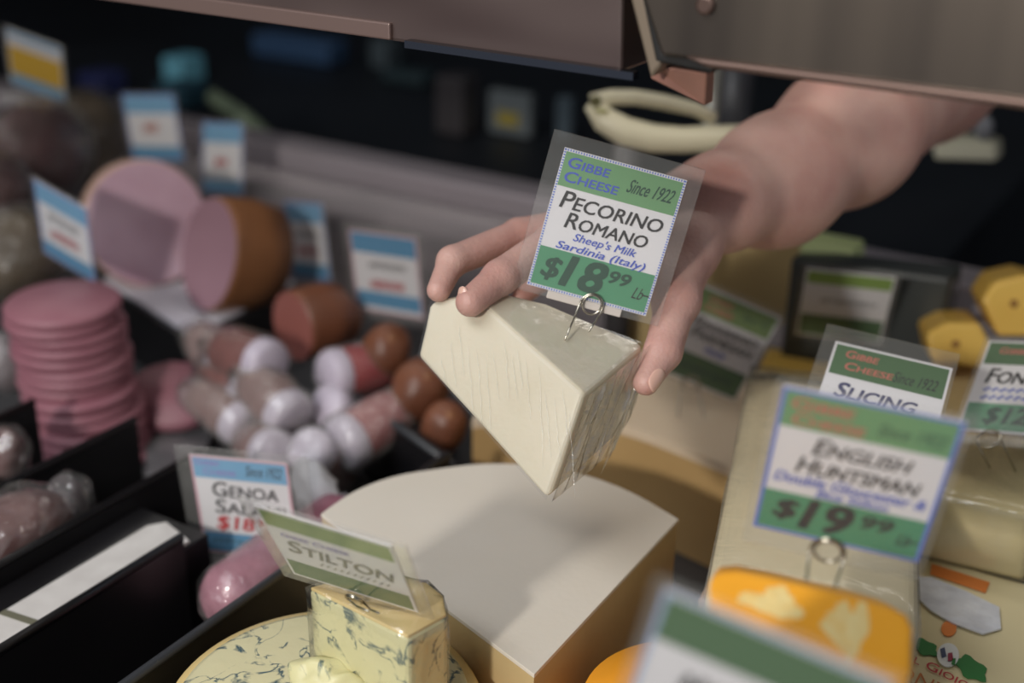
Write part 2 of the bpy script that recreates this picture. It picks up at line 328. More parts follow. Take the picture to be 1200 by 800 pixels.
sign('huntsman','large English Huntsman price card with blue border and wire pin',
     [(.022,.25,GREEN),(.70,.978,GREEN2)],
     [('Gibbe',.07,.050,.42,.125,PINKINK,.022,.1,True),('Cheese',.09,.150,.50,.225,PINKINK,.022,.1,True),('Since 1922',.56,.11,.94,.19,DKG,.006,.35),
      ('English',.24,.29,.80,.40,INK,.016,.22,True),('Huntsman',.17,.43,.88,.54,INK,.016,.22,True),
      ('Double Gloucester &',.06,.555,.94,.625,BLUE,.018,.25),('Blue Stilton',.32,.635,.74,.69,BLUE,.018,.25),
      ('$',.10,.75,.24,.90,INK,.03,.2),('19',.27,.72,.56,.93,INK,.04,.2),('99',.62,.745,.80,.84,INK,.03,.2),('Lb',.84,.82,.92,.90,INK,.01,.4),('-',.91,.855,.97,.868,INK,0,0)],
     legs=(.47,1.05,.0072,at(944,694,.512),at(974,700,.512)), wire=WIRE, pad=(.003,.003,.003,.010))
sign('parm','Reggiano Parmesan price card with olive header beside the thumb',
     [(.022,.27,OLIVE),(.70,.978,OLIVE2)],
     [('Gibbe',.15,.06,.45,.125,PINKINK,.022,.1,True),('Cheese',.15,.150,.5,.225,PINKINK,.022,.1,True),('Since 1922',.6,.10,.94,.18,DKG,.006,.35),
      ('Reggiano',.12,.31,.90,.40,INK,.02,.2,True),('Parmesan',.14,.43,.92,.53,INK,.02,.2,True),('Italy',.38,.57,.66,.66,BLUE,.02,.25),(None,.12,.78,.85,.90,DKG,.03,0)],
     legs=(.42,1.02,.0075,at(795,488,.985),at(826,494,.985)), border=None, pad=(.004,.004,.003,.003))
sign('slicing','Slicing cheese price card with dark green header behind the blue bordered card',
     [(.022,.30,OLIVE2),(.72,.978,OLIVE2)],
     [('Gibbe',.12,.06,.40,.13,PINKINK,.022,.1,True),('Cheese',.14,.17,.55,.24,PINKINK,.022,.1,True),('Since 1922',.55,.15,.92,.25,INK,.006,.35),
      ('Slicing',.12,.36,.80,.50,mat('navy_ink',(60,62,104),.6),.024,.2,True),(None,.12,.58,.8,.66,INK,.02,0),(None,.2,.78,.8,.90,DKG,.03,0)],
     border=None, pad=(.008,.011,.002,.004))
sign('fontina','Fontina price card at the right edge of the picture',
     [(.022,.27,OLIVE2),(.70,.978,GREEN2)],
     [('Gibbe',.14,.08,.40,.15,PINKINK,.022,.1,True),('Since 1922',.55,.10,.92,.2,DKG,.006,.35),('Fontina',.10,.32,.85,.48,INK,.022,.2,True),
      (None,.10,.53,.9,.57,BLUE,.02,0),(None,.10,.61,.9,.66,BLUE,.02,0),('$12',.2,.74,.58,.93,DKG,.03,.2)],
     legs=(.33,1.12,.008,at(1160,548,.79),at(1190,552,.79)), border=None, pad=(.003,.004,.003,.010))
sign('genoa','light blue and white Genoa Salami price card among black trays',
     [(.022,.22,SKY),(.78,.978,SKY2)],
     [('Gibbe',.05,.035,.30,.09,LILAC,.02,.1,True),('Cheese',.12,.12,.46,.18,LILAC,.02,.1,True),('Since 1922',.56,.06,.93,.165,INK,.006,.35),
      ('Genoa',.19,.25,.86,.40,INK,.012,.1,True),('Salami',.19,.43,.92,.57,INK,.012,.1,True),('$18',.18,.60,.58,.755,RED,.03,.2),('99',.62,.60,.76,.68,RED,.02,.2),(None,.1,.84,.8,.88,DKG,.012,0)],
     legs=(.62,1.02,.005,onz(300,700,.50),onz(312,700,.50)), border=BORDP, pad=(.010,.006,.014,.006))
sign('stilton','pale price card with olive bands tilted forward above the blue cheese wedge',
     [(.03,.24,OLIVE),(.74,.97,OLIVE2)],
     [('Gibbe Cheese',.10,.30,.62,.36,LILAC,.012,.2,True),('Stilton',.10,.40,.92,.58,mat('faint_ink',(120,116,112),.6),.012,.2,True),(None,.3,.63,.86,.68,mat('faint_ink_two',(150,146,138),.6),.012,0)],
     legs=(.5,1.05,.005,onz(432,716,.365),onz(444,718,.365)), border=None, pad=(.007,.005,.008,.006))
sign('corner','blurred price card leaning in the lower right corner, closest of all the cards',
     [(.03,.30,OLIVE2),(.70,.97,OLIVE2)],
     [(None,.18,.42,.9,.56,INK,.05,0)], border=mat('pale_blue_border_print',(160,178,210),.6), pad=(.004,.004,.003,.004))
sign('yellow','yellow and blue price card at the far upper left', [(.27,.78,YEL),(.78,.978,SKY),(.022,.10,SKY)], [], border=None, pad=(.003,.003,.003,.003))
red = lambda a=.2: [(None,a,.34,.8,.46,INK,.02,0),(None,a,.55,.75,.72,RED,.03,0)]
sign('s2','blue and white price card behind the large pink ham, left of its neighbour', [(.022,.28,SKY),(.78,.978,SKY2)], [(None,.3,.40,.6,.6,PINKINK,.02,0)], border=BORD, pad=(.003,.003,.003,.003))
sign('s3','narrow upright blue and white price card right behind the pink ham', [(.022,.28,SKY),(.80,.978,SKY)], [(None,.3,.48,.62,.62,RED,.03,0)], border=BORD, pad=(.003,.003,.003,.003))
sign('s4','tilted blue and white price card above the stack of pink slices', [(.022,.26,SKY),(.80,.978,SKY2)], red(), border=BORD, pad=(.003,.003,.003,.003))
sign('s5','dim blue and white price card behind the brown rinded ham', [(.022,.26,SKY),(.80,.978,SKY2)], red(), border=BORD, pad=(.003,.003,.003,.003))
sign('s6','blue and white price card between the brown ham and the middle finger', [(.022,.26,SKY2),(.74,.93,SKY2)], red(.24), border=BORDP, pad=(.006,.006,.006,.008))
sign('backlabel','dim olive headed price card at the back beside the tall buff cheese', [(.022,.20,mat('lime_band_print',(132,164,70),.6)),(.66,.978,OLIVE2)], [(None,.2,.38,.85,.48,INK,.02,0)], border=None, pad=(.004,.004,.004,.004))
# ------------------------------------------------------------------ cheeses
# big white sector under the hand
h = .42
wc = onz(626,790,h); wr_ = onz(795,608,h); wl = onz(376,602,h)
ar = [(520,548),(560,543),(610,543),(660,550),(700,560),(745,578)]
al = [(392,590),(420,572),(465,556)]
top = [wc]+soft([wr_]+[onz(x,y,h) for x, y in ar[::-1]]+[onz(x,y,h) for x, y in al[::-1]]+[wl])
t = thing('cheese_sector', 'large pale quarter wheel with tan sides lying under the held cheese', 'cheese', tuple(np.array([*np.mean(top,axis=0)[:2], DZ])))
link('cut_face', prism(top, (0,0,-.0025)), CH_TOP, t, bevel=.0012, seg=3)
ctr = np.mean(top, axis=0)
link('rind_side', prism([p+(ctr-p)*.004-np.array([0,0,.0024]) for p in top], (0,0,-(1.45-h-DZ)+.0024)), RIND, t, bevel=.001)
# blue cheese wheel
h = .434; c0 = np.array([-.3535,.3980,1.45-h]); rr = .0838
t = thing('blue_cheese', 'round blue veined cheese with yellow rim at the bottom edge', 'cheese', (c0[0],c0[1],DZ))
def blue_mat(name, base_, vein, sc=38, thr=.60):
    m = mat(name, base_, .4, bump=.25, bscale=90, sss=.06); nt = m.node_tree; p = nt.nodes['Principled BSDF']; N = nt.nodes.new; L = nt.links.new
    tc = N('ShaderNodeTexCoord'); n1 = N('ShaderNodeTexNoise'); n1.inputs['Scale'].default_value = sc; n1.inputs['Detail'].default_value = 6; n1.inputs['Distortion'].default_value = 1.4
    n2 = N('ShaderNodeTexNoise'); n2.inputs['Scale'].default_value = sc*2.6; n2.inputs['Detail'].default_value = 4
    L(tc.outputs['Object'], n1.inputs['Vector']); L(tc.outputs['Object'], n2.inputs['Vector'])
    # thin veins where the noise crosses its middle, broken up by a second noise
    s = N('ShaderNodeMath'); s.operation = 'SUBTRACT'; s.inputs[1].default_value = .5; L(n1.outputs[0], s.inputs[0])
    ab = N('ShaderNodeMath'); ab.operation = 'ABSOLUTE'; L(s.outputs[0], ab.inputs[0])
    r1 = N('ShaderNodeMapRange'); r1.inputs[1].default_value = .005; r1.inputs[2].default_value = .035; r1.inputs[3].default_value = 1; r1.inputs[4].default_value = 0; L(ab.outputs[0], r1.inputs[0])
    r2 = N('ShaderNodeMapRange'); r2.inputs[1].default_value = thr-.12; r2.inputs[2].default_value = thr; L(n2.outputs[0], r2.inputs[0])
    mu = N('ShaderNodeMath'); mu.operation = 'MULTIPLY'; L(r1.outputs[0], mu.inputs[0]); L(r2.outputs[0], mu.inputs[1])
    mx = N('ShaderNodeMix'); mx.data_type = 'RGBA'; mx.inputs[6].default_value = s2l(base_); mx.inputs[7].default_value = s2l(vein); L(mu.outputs[0], mx.inputs[0])
    L(mx.outputs[2], p.inputs['Base Color']); return m
BLU = blue_mat('blue_veined_paste', (222,214,172), (60,90,100), 46, .52); BLU2 = blue_mat('blue_veined_wedge', (214,208,160), (92,108,100), 34, .56)
RIM = mat('yellow_rim', (232,208,148), .45, noise=(222,192,126), scale=20, bump=.1)
link('rind', lathe((c0[0],c0[1],DZ), (0,0,1), [(rr*.97,0),(rr,.01),(rr,.085),(rr*.985,1.45-h-DZ-.006),(rr*.95,1.45-h-DZ-.001),(rr*.88,1.45-h-DZ)], 72), RIM, t, smooth=True)
link('paste', lathe((c0[0],c0[1],1.45-h-.004), (0,0,1), [(rr*.90,0),(rr*.895,.0046),(rr*.86,.0054)], 72), BLU, t, smooth=True)
# blue wedge
h = .378
tp = [onz(362,690,h),onz(478,748,h),onz(524,722,h),onz(520,700,h),onz(500,684,h),onz(478,678,h),onz(440,668,h)]
t = thing('blue_cheese_wedge', 'film wrapped blue veined cheese wedge on the round blue cheese', 'cheese', tuple(np.array([*np.mean(tp,axis=0)[:2],1.45-.44])))
link('cut_face', prism(tp, (0,0,-.0595)), BLU2, t, bevel=.002)
ct = np.mean(tp, axis=0)
link('rind', prism([p+(ct-p)*.02+np.array([0,0,.0012]) for p in tp], (0,0,-.002)), RIM, t, bevel=.0005)
me = refine(prism([p+(p-ct)*.03+np.array([0,0,.002]) for p in tp], (0,0,-.060)), 5); bump_mesh(me, .012, .0012)
link('plastic_wrap', me, film('wrap_on_wedge', .05, .25, .12, 1., 50), t, smooth=True)
tag(link('cheese_crumb', blob(onz(385,796,.422), (.013,.010,.022), (1,.2,0), 4, .010, .004), BLU2, smooth=True), 'crumbly blue cheese piece leaning at the foot of the wrapped wedge', 'cheese')
# parmesan block behind
h = .45
tp = soft([onz(868,552,h),onz(800,524,h),onz(745,502,h),onz(680,486,h),onz(610,482,h),onz(553,492,h)])+[onz(600,425,h),onz(760,410,h),onz(884,436,h)]
t = thing('parmesan_section', 'pale topped tan rinded cheese section behind the held piece', 'cheese', tuple(np.array([*np.mean(tp,axis=0)[:2],DZ])))
link('cut_face', prism(tp, (0,0,-.008)), CH_PINK, t, bevel=.002)
ct = np.mean(tp, axis=0)
link('rind', prism([p+(ct-p)*.004-np.array([0,0,.0075]) for p in tp], (0,0,-(1.45-h-DZ)+.0075)), TAN, t, bevel=.001)
# tall buff block at the back
d = 1.15; a = at(826,288,d); b = at(940,290,d+.02); zt = (a[2]+b[2])/2
tag(link('cheese_block', prism([(a[0]-.06,a[1]-.03,zt),(b[0],b[1],zt),(b[0]-.01,b[1]+.03,zt),(a[0]-.07,a[1]+.02,zt)], (0,0,DZ-zt)), TAN2, bevel=.003), 'tall buff cheese block standing at the back under the forearm', 'cheese')
tag(link('cheese_block', prism([onz(880,446,.44),onz(985,462,.44),onz(1000,428,.45),onz(900,405,.45)], (0,0,-.09)), YELC, bevel=.003), 'small yellow cheese piece behind the Slicing card', 'cheese')
# ivory block under the signs
h = .372
tp = [onz(826,700,h),onz(1078,742,h),onz(1072,455,h),onz(880,430,h)]
t = thing('cheese_block', 'large ivory film wrapped block behind the orange cheese, under the Slicing card', 'cheese', tuple(np.array([*np.mean(tp,axis=0)[:2],DZ])))
link('paste', prism(tp, (0,0,-.0655)), IVY, t, bevel=.005, seg=3)
ct = np.mean(tp, axis=0)
me = refine(prism([p+(p-ct)*.01+np.array([0,0,.0015]) for p in tp], (0,0,-.066)), 7); bump_mesh(me, .03, .0015)
link('plastic_wrap', me, film('wrap_on_block', .08, .25, .18, .9, 30), t, smooth=True)
tag(link('cheese_block', prism([(-.232,.590,1.0115),(-.153,.590,1.0115),(-.160,.740,1.0115),(-.250,.740,1.0115)], (0,0,DZ-1.0115)), mat('dusky_rind', (188,160,136), .5, noise=(170,140,116), scale=12), bevel=.003), 'dusky tan block half hidden underneath the large ivory block', 'cheese')
# butter coloured block, right
h = .392
tp = [onz(1072,574,h),onz(1215,606,h),onz(1250,520,h),onz(1105,500,h)]
t = thing('cheese_block', 'butter coloured block carrying the Fontina card at the right edge', 'cheese', tuple(np.array([*np.mean(tp,axis=0)[:2],1.45-.438])))
link('paste', prism(tp, (0,0,-.045)), BUT, t, bevel=.003)
ct = np.mean(tp, axis=0)
me = refine(prism([p+(p-ct)*.02+np.array([0,0,.0015]) for p in tp], (0,0,-.046)), 6); bump_mesh(me, .02, .001)
link('plastic_wrap', me, film('wrap_on_butter_block', .05, .25, .15, .9, 30), t, smooth=True)
# labelled cream wedge
h = .4385
P0 = onz(1064,640,h); P1 = onz(1230,690,h); P2 = onz(1230,850,h); P3 = onz(1030,850,h)
t = thing('cheese_wedge', 'cream cheese wedge with a printed gold and red label, bottom right', 'cheese', tuple(np.array([*np.mean([P0,P1,P2,P3],axis=0)[:2],DZ])))
body = link('paste', prism([P0,P1,P2,P3], (0,0,-(1.45-h-DZ)+.001)), CREAM, t, bevel=.004, seg=3)
def lp(x, y, l=.0006): return onz(x, y, h-l)
def lq(u, v, l): return u*0
def flat(pts, l, m, nm='printed_label', thick=.0004): return link(nm, prism([lp(x,y,l) for x,y in pts], (0,0,-thick)), m, body)
def el(cx, cy, rx, ry, n=20, ph=0): return [(cx+rx*math.cos(2*math.pi*i/n+ph), cy+ry*math.sin(2*math.pi*i/n+ph)) for i in range(n)]
ORG = mat('orange_print', (226,130,58), .5); LEAF = mat('leaf_print', (48,122,60), .5)
flat([(1092,660),(1160,682),(1155,694),(1090,672)], .001, ORG)
flat([(1062,674),(1092,676),(1132,692),(1171,711),(1173,736),(1152,742),(1116,729),(1090,714),(1070,694)], .0022, mat('silver_foil', (236,238,244), .35, .15, noise=(196,198,208), scale=60, bump=.8, bscale=90), 'foil_sticker', .001)
flat(el(1112,736,9,9), .0012, ORG)
def leaf(x0, y0, x1, y1):
    n = 22; pts = []
    for i in range(n):
        a = 2*math.pi*i/n; r = 1+.16*math.sin(5*a); u = math.cos(a)*.55*r; v = math.sin(a)*.30*r
        dx, dy = x1-x0, y1-y0; pts.append(((x0+x1)/2+dx*u-dy*v, (y0+y1)/2+dy*u+dx*v))
    return pts
flat(leaf(1072,752,1097,764), .0012, LEAF); flat(leaf(1123,772,1154,793), .0012, LEAF)
flat(el(1111,767,13,14), .0016, mat('white_print', (232,232,228), .5))
flat([(1102,760),(1107,758),(1109,768),(1104,770)], .0024, mat('grey_blue_print', (70,80,110), .5)); flat([(1111,765),(1116,764),(1117,773),(1111,774)], .0024, mat('crimson_print', (150,40,70), .5)); flat([(1116,771),(1120,771),(1119,779),(1115,777)], .0024, LEAF)
def band(xa, ya, xb, yb, hh):          # text strip from (xa,ya) to (xb,yb) in height hh
    dx, dy = xb-xa, yb-ya; L_ = math.hypot(dx, dy); nx, ny = -dy/L_, dx/L_
    return lambda u, v, l: lp(xa+dx*u+nx*hh*v, ya+dy*u+ny*hh*v+(-4*u*(1-u))*hh*.3, l)
link('lettering', place(text_mesh('Bel Gioioso', .02, 0, True), 0,0,1,1, band(1054,759,1160,812,10), .001), RED, body)
link('lettering', place(text_mesh('Fontina', -.005, 0, True), 0,0,1,1, band(1040,768,1165,834,18), .001), mat('gold_print', (200,120,60), .5), body)
# orange marbled cheese
ORC = mat('orange_cheese_paste', (255,178,52), .4, noise=(252,166,44), scale=12, bump=.15, sss=.1)
d = .50
prof = [(830,690),(832,678),(842,671),(862,669),(900,676),(950,688),(1000,700),(1040,712),(1060,722),(1067,738),(1066,790),(1050,850),(980,860),(900,840),(845,800),(832,740)]
fp = [at(x,y,d-(y-668)*.00025) for x, y in prof]
o_c = np.mean(fp, axis=0)
t = thing('marbled_cheese', 'orange cheese with pale mould veins and a rounded top edge, below the largest card', 'cheese', tuple(o_c))
link('cut_face', prism(fp, R @ np.array([.002,.000,-.003])), ORC, t, bevel=.0015)
MV = mat('pale_mould_vein', (236,222,164), .45, noise=(240,196,110), scale=90, bump=.4, bscale=200)
for cx, cy, rx, ry in ((905,716,34,26),(878,704,16,10),(988,742,26,34),(1010,726,10,22),(975,770,18,16)):
    pp = []
    for i in range(60):
        a = 2*math.pi*i/60; k = 1+.30*mnoise.noise(Vector((math.cos(a)*1.3+cx, math.sin(a)*1.3, 0)))+.22*mnoise.noise(Vector((math.cos(a)*4+cx, math.sin(a)*4, 3))); x, y = cx+rx*k*math.cos(a), cy+ry*k*math.sin(a); pp.append(at(x,y,d-(y-668)*.00025-.0004))
    link('mould_vein', prism(pp, R @ np.array([.0,.0,-.0012])), MV, t)
link('rind', prism([p+(o_c-p)*.01+R @ np.array([.002,.0,-.0032]) for p in fp], R @ np.array([.004,-.003,-.030])), ORC, t, bevel=.003, seg=3, smooth=False)
# orange wheel bottom
h = .43; qa = onz(682,800,h); qb = onz(742,754,h); r1 = .056; mm = (qa+qb)/2; dd_ = (qb-qa)/np.linalg.norm(qb-qa); c1 = mm+np.array([dd_[1],-dd_[0],0])*math.sqrt(r1**2-(np.linalg.norm(qb-qa)/2)**2)
tag(link('orange_cheese', lathe((c1[0],c1[1],DZ), (0,0,1), [(r1*.98,0),(r1,.006),(r1,1.45-h-DZ-.006),(r1*.97,1.45-h-DZ),(r1*.5,1.45-h-DZ)], 56), mat('orange_wheel', (255,176,50), .4, noise=(250,162,40), scale=10), smooth=True), 'bright orange cheese wheel behind the blurred corner card', 'cheese')
# yellow pieces upper right
for pts, hh, lab in (([(1085,392),(1110,378),(1148,378),(1162,404),(1158,432),(1092,425)], .36, 'yellow cheese chunk with a dark speck left of its larger neighbour'), ([(1150,352),(1165,330),(1200,322),(1240,330),(1240,395),(1170,395)], .32, 'upper yellow cheese chunk at the right edge')):
    dd = .98
    q = [at(x,y,dd) for x, y in pts]; cc = np.mean(q, axis=0)
    tt = thing('cheese_chunk', lab, 'cheese', tuple(cc))
    ch = link('paste', prism(q, R @ np.array([.012,.012,-.06])), YELC, tt, bevel=.004, seg=3)
    link('speck', blob(cc+R @ np.array([-.004,-.001,.0005]), (.0035,.0035,.0012), R @ np.array([0,0,1.]), 2), mat('brown_speck', (150,108,50), .6), ch)
tag(link('cheese_block', prism([onz(1075,500,.42),onz(1135,520,.42),onz(1230,440,.42),onz(1095,415,.42)], (0,0,-.10)), TAN2, bevel=.003), 'buff cheese block half hidden between the Slicing and Fontina cards', 'cheese')
# dark box at the back carrying the olive card
t = thing('plastic_tub', 'dark grey plastic tub with pale green lid at the back right', 'tub', (-.25,.99,DZ))
q = [at(925,312,1.06),at(1090,330,1.05)]
zt = 1.45-.36
link('tub_body', prism([(q[0][0],q[0][1],zt),(q[1][0]+.02,q[1][1]-.02,zt),(q[1][0]+.02,q[1][1]+.02,zt),(q[0][0],q[0][1]+.03,zt)], (0,0,DZ-zt)), mat('grey_tub', (58,62,62), .4), t, bevel=.004)
lid = [at(938,280,1.07),at(1000,292,1.07),at(1000,318,1.07),at(936,306,1.07)]
link('lid', prism(lid, (0,.03,0)), mat('pale_green_plastic', (206,222,160), .4), t, bevel=.002)
# ------------------------------------------------------------------ meats
PINK = mat('pink_ham_face', (212,180,194), .38, noise=(180,140,158), scale=9, amt=.3, sss=.1); BOL = mat('pink_sausage_slice', (158,108,118), .5, noise=(146,94,106), scale=30)
BRN = mat('brown_ham_rind', (158,106,68), .45, noise=(112,74,50), scale=18, bump=.3); HAMR = mat('pale_ham_rim', (214,178,160), .45)
ORB = mat('smoked_casing', (138,86,60), .4, noise=(92,56,42), scale=20)
# white board with black tray
h = .47
tp = [onz(225,392,h),onz(345,330,h),onz(250,285,h),onz(120,325,h)]
t = thing('meat_tray', 'black tray lined with white board under the two ham halves', 'tray', tuple(np.array([*np.mean(tp,axis=0)[:2],DZ])))
link('tray', prism([p-np.array([0,0,.004]) for p in [onz(225,398,h),onz(352,332,h),onz(250,270,h),onz(108,320,h)]], (0,0,-.066)), BLACK, t, bevel=.002)
link('white_board', prism(tp, (0,0,-.004)), mat('white_board', (214,212,222), .5), t, bevel=.001)
def half_ham(name, lab, cpx, cpy, d, rx, ry, axis, length, face, skin, n=36):
    c = at(cpx,cpy,d); t = thing(name, lab, 'ham', tuple(c-np.array([0,0,ry])))
    ax = R @ np.array(axis, float); ax /= np.linalg.norm(ax)
    link('skin', lathe(c, ax, [(.98,-.001),(1.0,.004),(1.0,length*.5),(.88,length*.85),(.55,length)], n, rx, ry), skin, t, smooth=True)
    link('cut_face', lathe(c, ax, [(.965,-.0025),(.97,.001)], n, rx, ry), face, t)
    return t
half_ham('cut_ham', 'large pink boiled ham half with its cut face showing', 172,262,1.26,.060,.063,(-.45,.15,-1),.09,PINK,HAMR)
half_ham('cut_ham', 'brown rinded ham half beside the larger pink one', 246,298,1.20,.040,.055,(.80,.05,-1),.085,mat('dull_pink_ham_face',(172,136,148),.4,noise=(154,118,130),scale=10),BRN)
# stack of slices
b0 = onz(104,528,.54); zb = DZ
proto = lathe((0,0,0), (0,0,1), [(.044,0),(.0470,.003),(.0472,.007),(.0445,.0096)], 40)
proto.materials.append(BOL); proto.polygons.foreach_set('use_smooth', [True]*len(proto.polygons))
top_i = 14
for i in range(top_i+1):
    o = bpy.data.objects.new('sausage_slice', proto); COL.objects.link(o)
    dx = .012*max(0, 6-i)/6 + random.uniform(-.0022,.0022) - .006*(i > 6); 
    o.location = (b0[0]+dx, b0[1]+random.uniform(-.002,.002), zb+i*.0093); o.rotation_euler = (random.uniform(-.02,.02), random.uniform(-.02,.02), i)
    od = {13:'second from the top',12:'third from the top',11:'fourth from the top',10:'fifth from the top',0:'lowest',1:'second from the bottom',2:'third from the bottom'}
    if i in od: tag(o, 'pink sausage slice %s of the tall stack' % od[i], 'sausage slice', 'pink sausage slices in the tall stack')
    elif i == top_i: tag(o, 'topmost pink sausage slice of the tall stack', 'sausage slice', 'pink sausage slices in the tall stack')
    else: tag(o, 'thick pink sausage slice in the middle of the tall stack', 'sausage slice', 'pink sausage slices in the tall stack')
c = onz(203,455,.50)
o = tag(link('sausage_slice', lathe(c-np.array([0,0,.012]), (.35,-.55,1), [(.040,0),(.043,.004),(.043,.010),(.040,.014)], 36, 1, .8), BOL, smooth=True), 'pink sausage slice leaning right of the tall stack', 'sausage slice')
tag(link('cutting_wedge', prism([onz(168,492,.53),onz(250,500,.53),onz(232,560,.53),onz(172,555,.53)], (0,0,-.008)), mat('grey_foil', (150,150,152), .35, .5, noise=(100,100,104), scale=40, bump=.8), bevel=.001), 'crumpled grey foil sheet on the deck below the leaning slice', 'foil')
# salami chunks in clear casings
SALB = mat('salami_casing', (124,68,62), .35, noise=(100,52,48), scale=50, bump=.4); SALE = mat('salami_white_end', (198,188,204), .4, noise=(198,186,202), scale=30)
REDC = mat('red_casing', (146,50,54), .35)
chunks = [(316,428,30,(-.85,.25,-.6),1.06,'white ended salami chunk at the top left of the pile'),(386,440,30,(1,.2,-.75),1.06,'white ended salami chunk with red side at the top right of the pile'),
 (384,474,26,(.55,-.35,-.9),1.05,'pale ended salami chunk in the middle right of the pile'),(296,466,28,(-.7,.3,-.6),1.07,'shaded salami chunk in the left of the pile'),(342,490,30,(-.8,.6,-.7),1.03,'pinkish ended salami chunk in the centre of the pile'),
 (402,520,32,(.9,.55,-.7),1.01,'salami chunk with pale end at the lower right of the pile'),(362,526,28,(.3,-.5,-.9),1.00,'dull wrapped salami chunk at the lower centre of the pile'),
 (322,532,28,(-.6,.1,-1),1.00,'wrapped pale salami chunk just above the Genoa card'),(268,430,26,(-.7,.5,-.8),1.10,'dim salami chunk beside the leaning pink slice'),(286,500,26,(-.9,.5,-.6),1.05,'dim brown salami chunk at the lower left of the pile')]
for i, (px, py, rpx, ax, d, lab) in enumerate(chunks):
    c = at(px,py,d); r = rpx/F*d; t = thing('salami_chunk', lab, 'salami', tuple(c), 'salami chunks piled in the middle tray')
    a = R @ np.array(ax, float); a /= np.linalg.norm(a)
    link('casing', lathe(c, a, [(r*.9,.000),(r,.004),(r,.045),(r*.85,.058),(r*.4,.064)], 28), REDC if i in (1,5) else SALB, t, smooth=True)
    link('end_cap', lathe(c, a, [(r*.82,-.004),(r*.97,-.001),(r*1.03,.004),(r*1.03,.011),(r*1.0,.012)], 28), SALE, t, smooth=True)
    me = lathe(c, a, [(r*.8,-.007),(r*1.12,-.001),(r*1.15,.03),(r*.9,.068)], 24); refine(me, 1); bump_mesh(me, .012, .003, i)
    link('plastic_wrap', me, SLEEVE if i < 4 else film('cloudy_wrap_%d' % i, .18, .25, .15, 1, 60), t, smooth=True)
tag(link('crumpled_paper', blob(onz(372,576,.47), (.034,.022,.012), (.5,1,0), 3, .012, .006), mat('white_wrap_paper', (206,204,206), .5), smooth=True), 'crumpled white wrapping paper right of the Genoa card', 'paper')
# brown cut sausages and smoked rounds
half_ham('cut_ham', 'small brown cut ham above the salami pile', 345,382,1.12,.030,.032,(1.0,.35,-.9),.055,mat('brown_ham_face',(150,92,84),.4),ORB)
for (px,py,rp,d,lab) in ((398,378,26,1.15,'smoked round sausage behind the small cut ham'),(452,412,30,1.08,'orange smoked round sausage left of the held cheese'),(492,458,34,1.04,'larger glossy smoked round left of the held cheese'),(520,500,28,1.02,'dark smoked round half hidden under the held cheese')):
    r = rp/F*d; c = at(px,py,d)
    t = thing('smoked_round', lab, 'sausage', tuple(c), 'smoked rounds beside the salami')
    b_ = link('casing', blob(c, (r*1.05,r*.95,r*1.2), (.3,.2,1), 3, .02, .003, px), ORB, t, smooth=True)
    link('tied_end', blob(c+np.array([r*.5,-.3*r,r*.75]), (.005,.005,.005), None, 2), BRN, t, smooth=True)
# black pan with grey lip beside them
q = [onz(400,452,.47),onz(530,545,.47),onz(552,510,.47),onz(530,430,.47)]
t = thing('black_pan', 'black pan with grey rim holding the smoked rounds', 'pan', tuple(np.array([*np.mean(q,axis=0)[:2],DZ])))
link('pan_wall', prism([q[0],q[1],q[1]+np.array([.006,.006,0]),q[0]+np.array([.006,.006,0])], (0,0,-.07)), BLACK, t)
link('rim', tube([q[0],q[1]], .0032), DGREY, t, smooth=True)
link('pan_floor', prism([p-np.array([0,0,.062]) for p in q], (0,0,-.006)), BLACK, t)
# purple salami in the black compartment
c = onx(292,690,-.497)
t = thing('salami_stick', 'wrapped purple pink salami lying in the black tray under the Genoa card', 'salami', tuple(c-np.array([0,0,.03])))
ax = np.array([.02,1,.0]); ax /= np.linalg.norm(ax)
link('casing', lathe(c-ax*.02, ax, [(.010,-.010),(.020,-.004),(.0245,.004),(.025,.03),(.025,.11),(.018,.12)], 32), mat('purple_salami', (190,130,146), .4, noise=(150,92,110), scale=70, bump=.5, bscale=160), t, smooth=True)
me = lathe(c-ax*.02, ax, [(.012,-.013),(.0265,.002),(.027,.06),(.020,.123)], 32); refine(me,1); bump_mesh(me,.008,.0016)
link('plastic_wrap', me, film('salami_wrap', .08, .3, .15, 1, 80), t, smooth=True)
# film wrapped meat lower left
FOILF = film('crinkled_film', .06, .5, .08, 1.0, 55)
DULLF = film('dull_film', .03, .12, .3, .8, 40)
def wrapped(px, py, h, rad, lab, meat, ax=(1,.3,0), seed=1):
    c = onz(px,py,h) if h > 0 else onx(px,py,h); t = thing('wrapped_meat', lab, 'meat', tuple(c-np.array([0,0,rad[2]])))
    link('meat', blob(c, rad, ax, 4, .03, .004, seed), meat, t, smooth=True)
    me = blob(c+np.array([.002,.0,.001]), tuple(np.array(rad)*1.06+.002), ax, 4, .009, .0035, seed+3)
    link('plastic_wrap', me, FOILF if seed < 6 else DULLF, t)
MEAT = mat('dark_cured_meat', (104,70,70), .4, noise=(146,112,110), scale=50, bump=.6); OLM = mat('olive_brown_meat', (70,60,48), .4, noise=(96,80,60), scale=25, bump=.5)
MAR = mat('maroon_meat', (84,50,52), .4, noise=(58,40,40), scale=25, bump=.5)
wrapped(20,622,-.642,(.040,.024,.026),'cured meat in shiny crinkled film between two black dividers',MEAT,(0,.1,1),1)
wrapped(78,588,-.645,(.014,.018,.015),'crumpled film end of the wrapped cured meat, right of it',mat('grey_meat',(90,80,84),.4),(.2,1,0),2)
wrapped(6,530,.47,(.014,.020,.014),'small film wrapped meat at the left edge below the slices',MEAT,(1,.3,0),5)
wrapped(5,425,.47,(.024,.026,.026),'grey film wrapped parcel at the left edge beside the slices',mat('grey_parcel',(130,122,124),.4),(1,.3,0),6)
